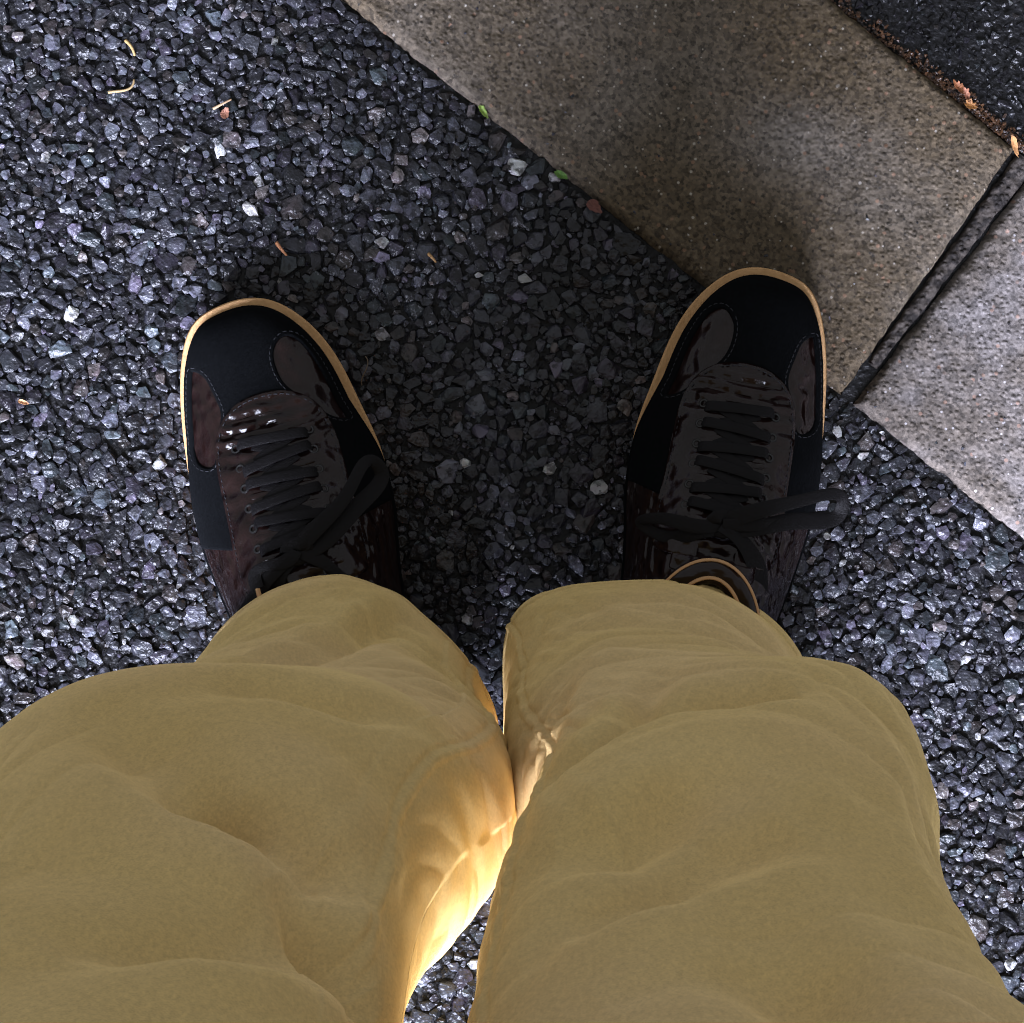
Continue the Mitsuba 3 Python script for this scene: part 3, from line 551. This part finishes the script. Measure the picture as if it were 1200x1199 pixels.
# ------------------------------------------------------------------ small litter on the ground
def blade(cx, cy, z, L, w, ang, curl, col, seed, rough=.25):
    """a scrap of leaf: a curled outline with real thickness."""
    r = np.random.default_rng(seed); n = 26; a = np.linspace(0, 2 * np.pi, n, endpoint=False); rr = 1 + rough * (r.random(n) - .5)
    x = np.cos(a) * L / 2 * rr; y = np.sin(a) * w / 2 * rr * (1 - .35 * np.cos(a)); rings = []
    for k in (1, .66, .33): rings.append(np.stack([x * k, y * k], 1))
    p = np.vstack(rings + [[[0, 0]]]); zz = curl * ((p[:, 0] / L * 2) ** 2 + .6 * (p[:, 1] / w * 2) ** 2) * L * .25 + .0008 * np.abs(p[:, 1]) / w + r.normal(0, .00015, len(p))
    f = []
    for k in range(2):
        for i in range(n): j = (i + 1) % n; f += [[k * n + i, k * n + j, (k + 1) * n + j], [k * n + i, (k + 1) * n + j, (k + 1) * n + i]]
    for i in range(n): f.append([2 * n + i, 2 * n + (i + 1) % n, 3 * n])
    f = np.array(f); m = len(p); c, s_ = math.cos(ang), math.sin(ang)
    top = np.stack([cx + p[:, 0] * c - p[:, 1] * s_, cy + p[:, 0] * s_ + p[:, 1] * c, z + zz], 1); bot = top - [0, 0, .00035]
    i = np.arange(n); j = (i + 1) % n; F = np.vstack([f, f[:, ::-1] + m, np.stack([i, i + m, j + m], 1), np.stack([i, j + m, j], 1)])
    V = np.vstack([top, bot]); cc = np.clip(np.array(col)[None] * r.uniform(.7, 1.25, (len(V), 1)), 0, 1); return V, F, cc
def litter(kind, label, m, col=None):
    V, F = m[0], m[1]; C = m[2] if len(m) > 2 else np.repeat(np.array(col)[None], len(V), 0)
    k = part(kind, (V, F), 'mat_leaf', None, smooth=True, color=C); lab(k, label, kind.replace('_', ' '))
def at(x, y, z): return np.array([*px(x, y, z), z])
def twig(pts, r0, r1, z=.0042): p = resample(np.array([at(x, y, z + dz) for x, y, dz in pts]), .0008); return tube(p, np.linspace(r0, r1, len(p)), 7)
litter('dry_twig', 'tan bent twig crumb near the top left corner of the road', twig([(147, 48, 0), (153, 54, .001), (158, 66, 0)], .0011, .0007), (.30, .20, .08))
litter('dry_twig', 'long thin straw coloured twig with a crooked tip left of the upper kerb', twig([(127, 109, 0), (142, 107, .001), (152, 104, .0012), (157, 94, .0005)], .0009, .0006), (.27, .19, .09))
litter('dry_twig', 'short pale twig just above the reddish leaf scrap', twig([(250, 128, 0), (261, 122, .001), (271, 117, 0)], .0009, .0005), (.33, .22, .13))
litter('leaf_scrap', 'reddish brown leaf scrap lying on the upper left road', blade(*at(264, 133, .0045), .0068, .0048, 1.2, .8, (.24, .11, .07), 3))
litter('dry_twig', 'orange brown splinter on the road above the left shoe', twig([(324, 285, 0), (330, 293, .001), (336, 300, 0)], .0013, .0006), (.34, .15, .07))
litter('leaf_scrap', 'small orange leaf scrap at the left edge of the road', blade(*at(28, 472, .0045), .0062, .0026, -.3, .6, (.36, .18, .08), 4))
litter('dry_twig', 'small brown splinter on the road between the shoes and the kerb', twig([(502, 298, 0), (507, 303, .001), (511, 308, 0)], .0011, .0006), (.26, .15, .06))
litter('leaf_scrap', 'pale green leaf scrap in the road gap highest along the kerb edge', blade(*at(567, 132, .0052), .0085, .0034, -1.0, .7, (.16, .24, .045), 5))
litter('leaf_scrap', 'bright green leaf scrap tucked against the middle of the kerb edge', blade(*at(658, 206, .0062), .0085, .0042, -.5, .7, (.075, .16, .03), 6))
litter('leaf_scrap', 'dark red leaf scrap on the road beside the kerb', blade(*at(697, 243, .0048), .0105, .0062, -.8, .5, (.115, .045, .035), 7))
litter('dry_straw', 'thin curved hair like straw beside the inner edge of the left shoe', twig([(424, 452, 0), (426, 440, .003), (431, 426, .004), (428, 418, .003)], .0004, .0003), (.12, .09, .06))
litter('leaf_scrap', 'pale orange sliver of leaf at the back corner of the kerb joint', blade(*at(1189, 172, .0075), .0130, .0034, -1.35, .5, (.46, .24, .10), 8))
litter('leaf_scrap', 'rust coloured leaf shred lying uppermost behind the kerb', blade(*at(1124, 103, .0045), .0090, .0040, -.9, .9, (.22, .085, .035), 9, .6))
litter('leaf_scrap', 'pinkish brown curled leaf shred behind the kerb', blade(*at(1133, 113, .0060), .0085, .0030, -1.2, 1.0, (.28, .125, .075), 10, .6))
litter('leaf_scrap', 'dark orange leaf shred resting on the back edge of the kerb', blade(*at(1138, 124, .0060), .0080, .0046, -.5, .8, (.25, .11, .03), 11, .6))
# crumbs of brown soil in the joint behind the kerb
n = 1500; t = rng.uniform(-.1, .42, n); t = np.r_[t, rng.normal(.33, .03, 500)]; n = len(t); off = KW + np.abs(rng.normal(0, .0035, n)) - .0005
SL = np.c_[kxy(t, off), rng.uniform(.0006, .0018, n)]; L = [(a, b, np.array([.055, .026, .012]) * rng.uniform(.3, 1.5)) for a, b, _ in make_stones(SL, LIBS, .0025)]
v, f, col = merge_stones(L); k = part('soil', (v, f), 'mat_stone', None, color=col); lab(k, 'dark rust brown crumbs of soil along the back edge of the kerb', 'soil', kind='stuff')

# grit kicked up on the kerb
n = 110; GR = np.c_[kxy(rng.uniform(-.1, .6, n), np.abs(rng.normal(.0, .06, n)).clip(.006, KW - .004)), rng.uniform(.0005, .0013, n)]
v, f, col = merge_stones(make_stones(GR, LIBS, KH + .0009, 1.3)); k = part('grit', (v, f), 'mat_stone', None, color=col); lab(k, 'scattered dark grit lying on top of the concrete kerb', 'grit', kind='stuff')
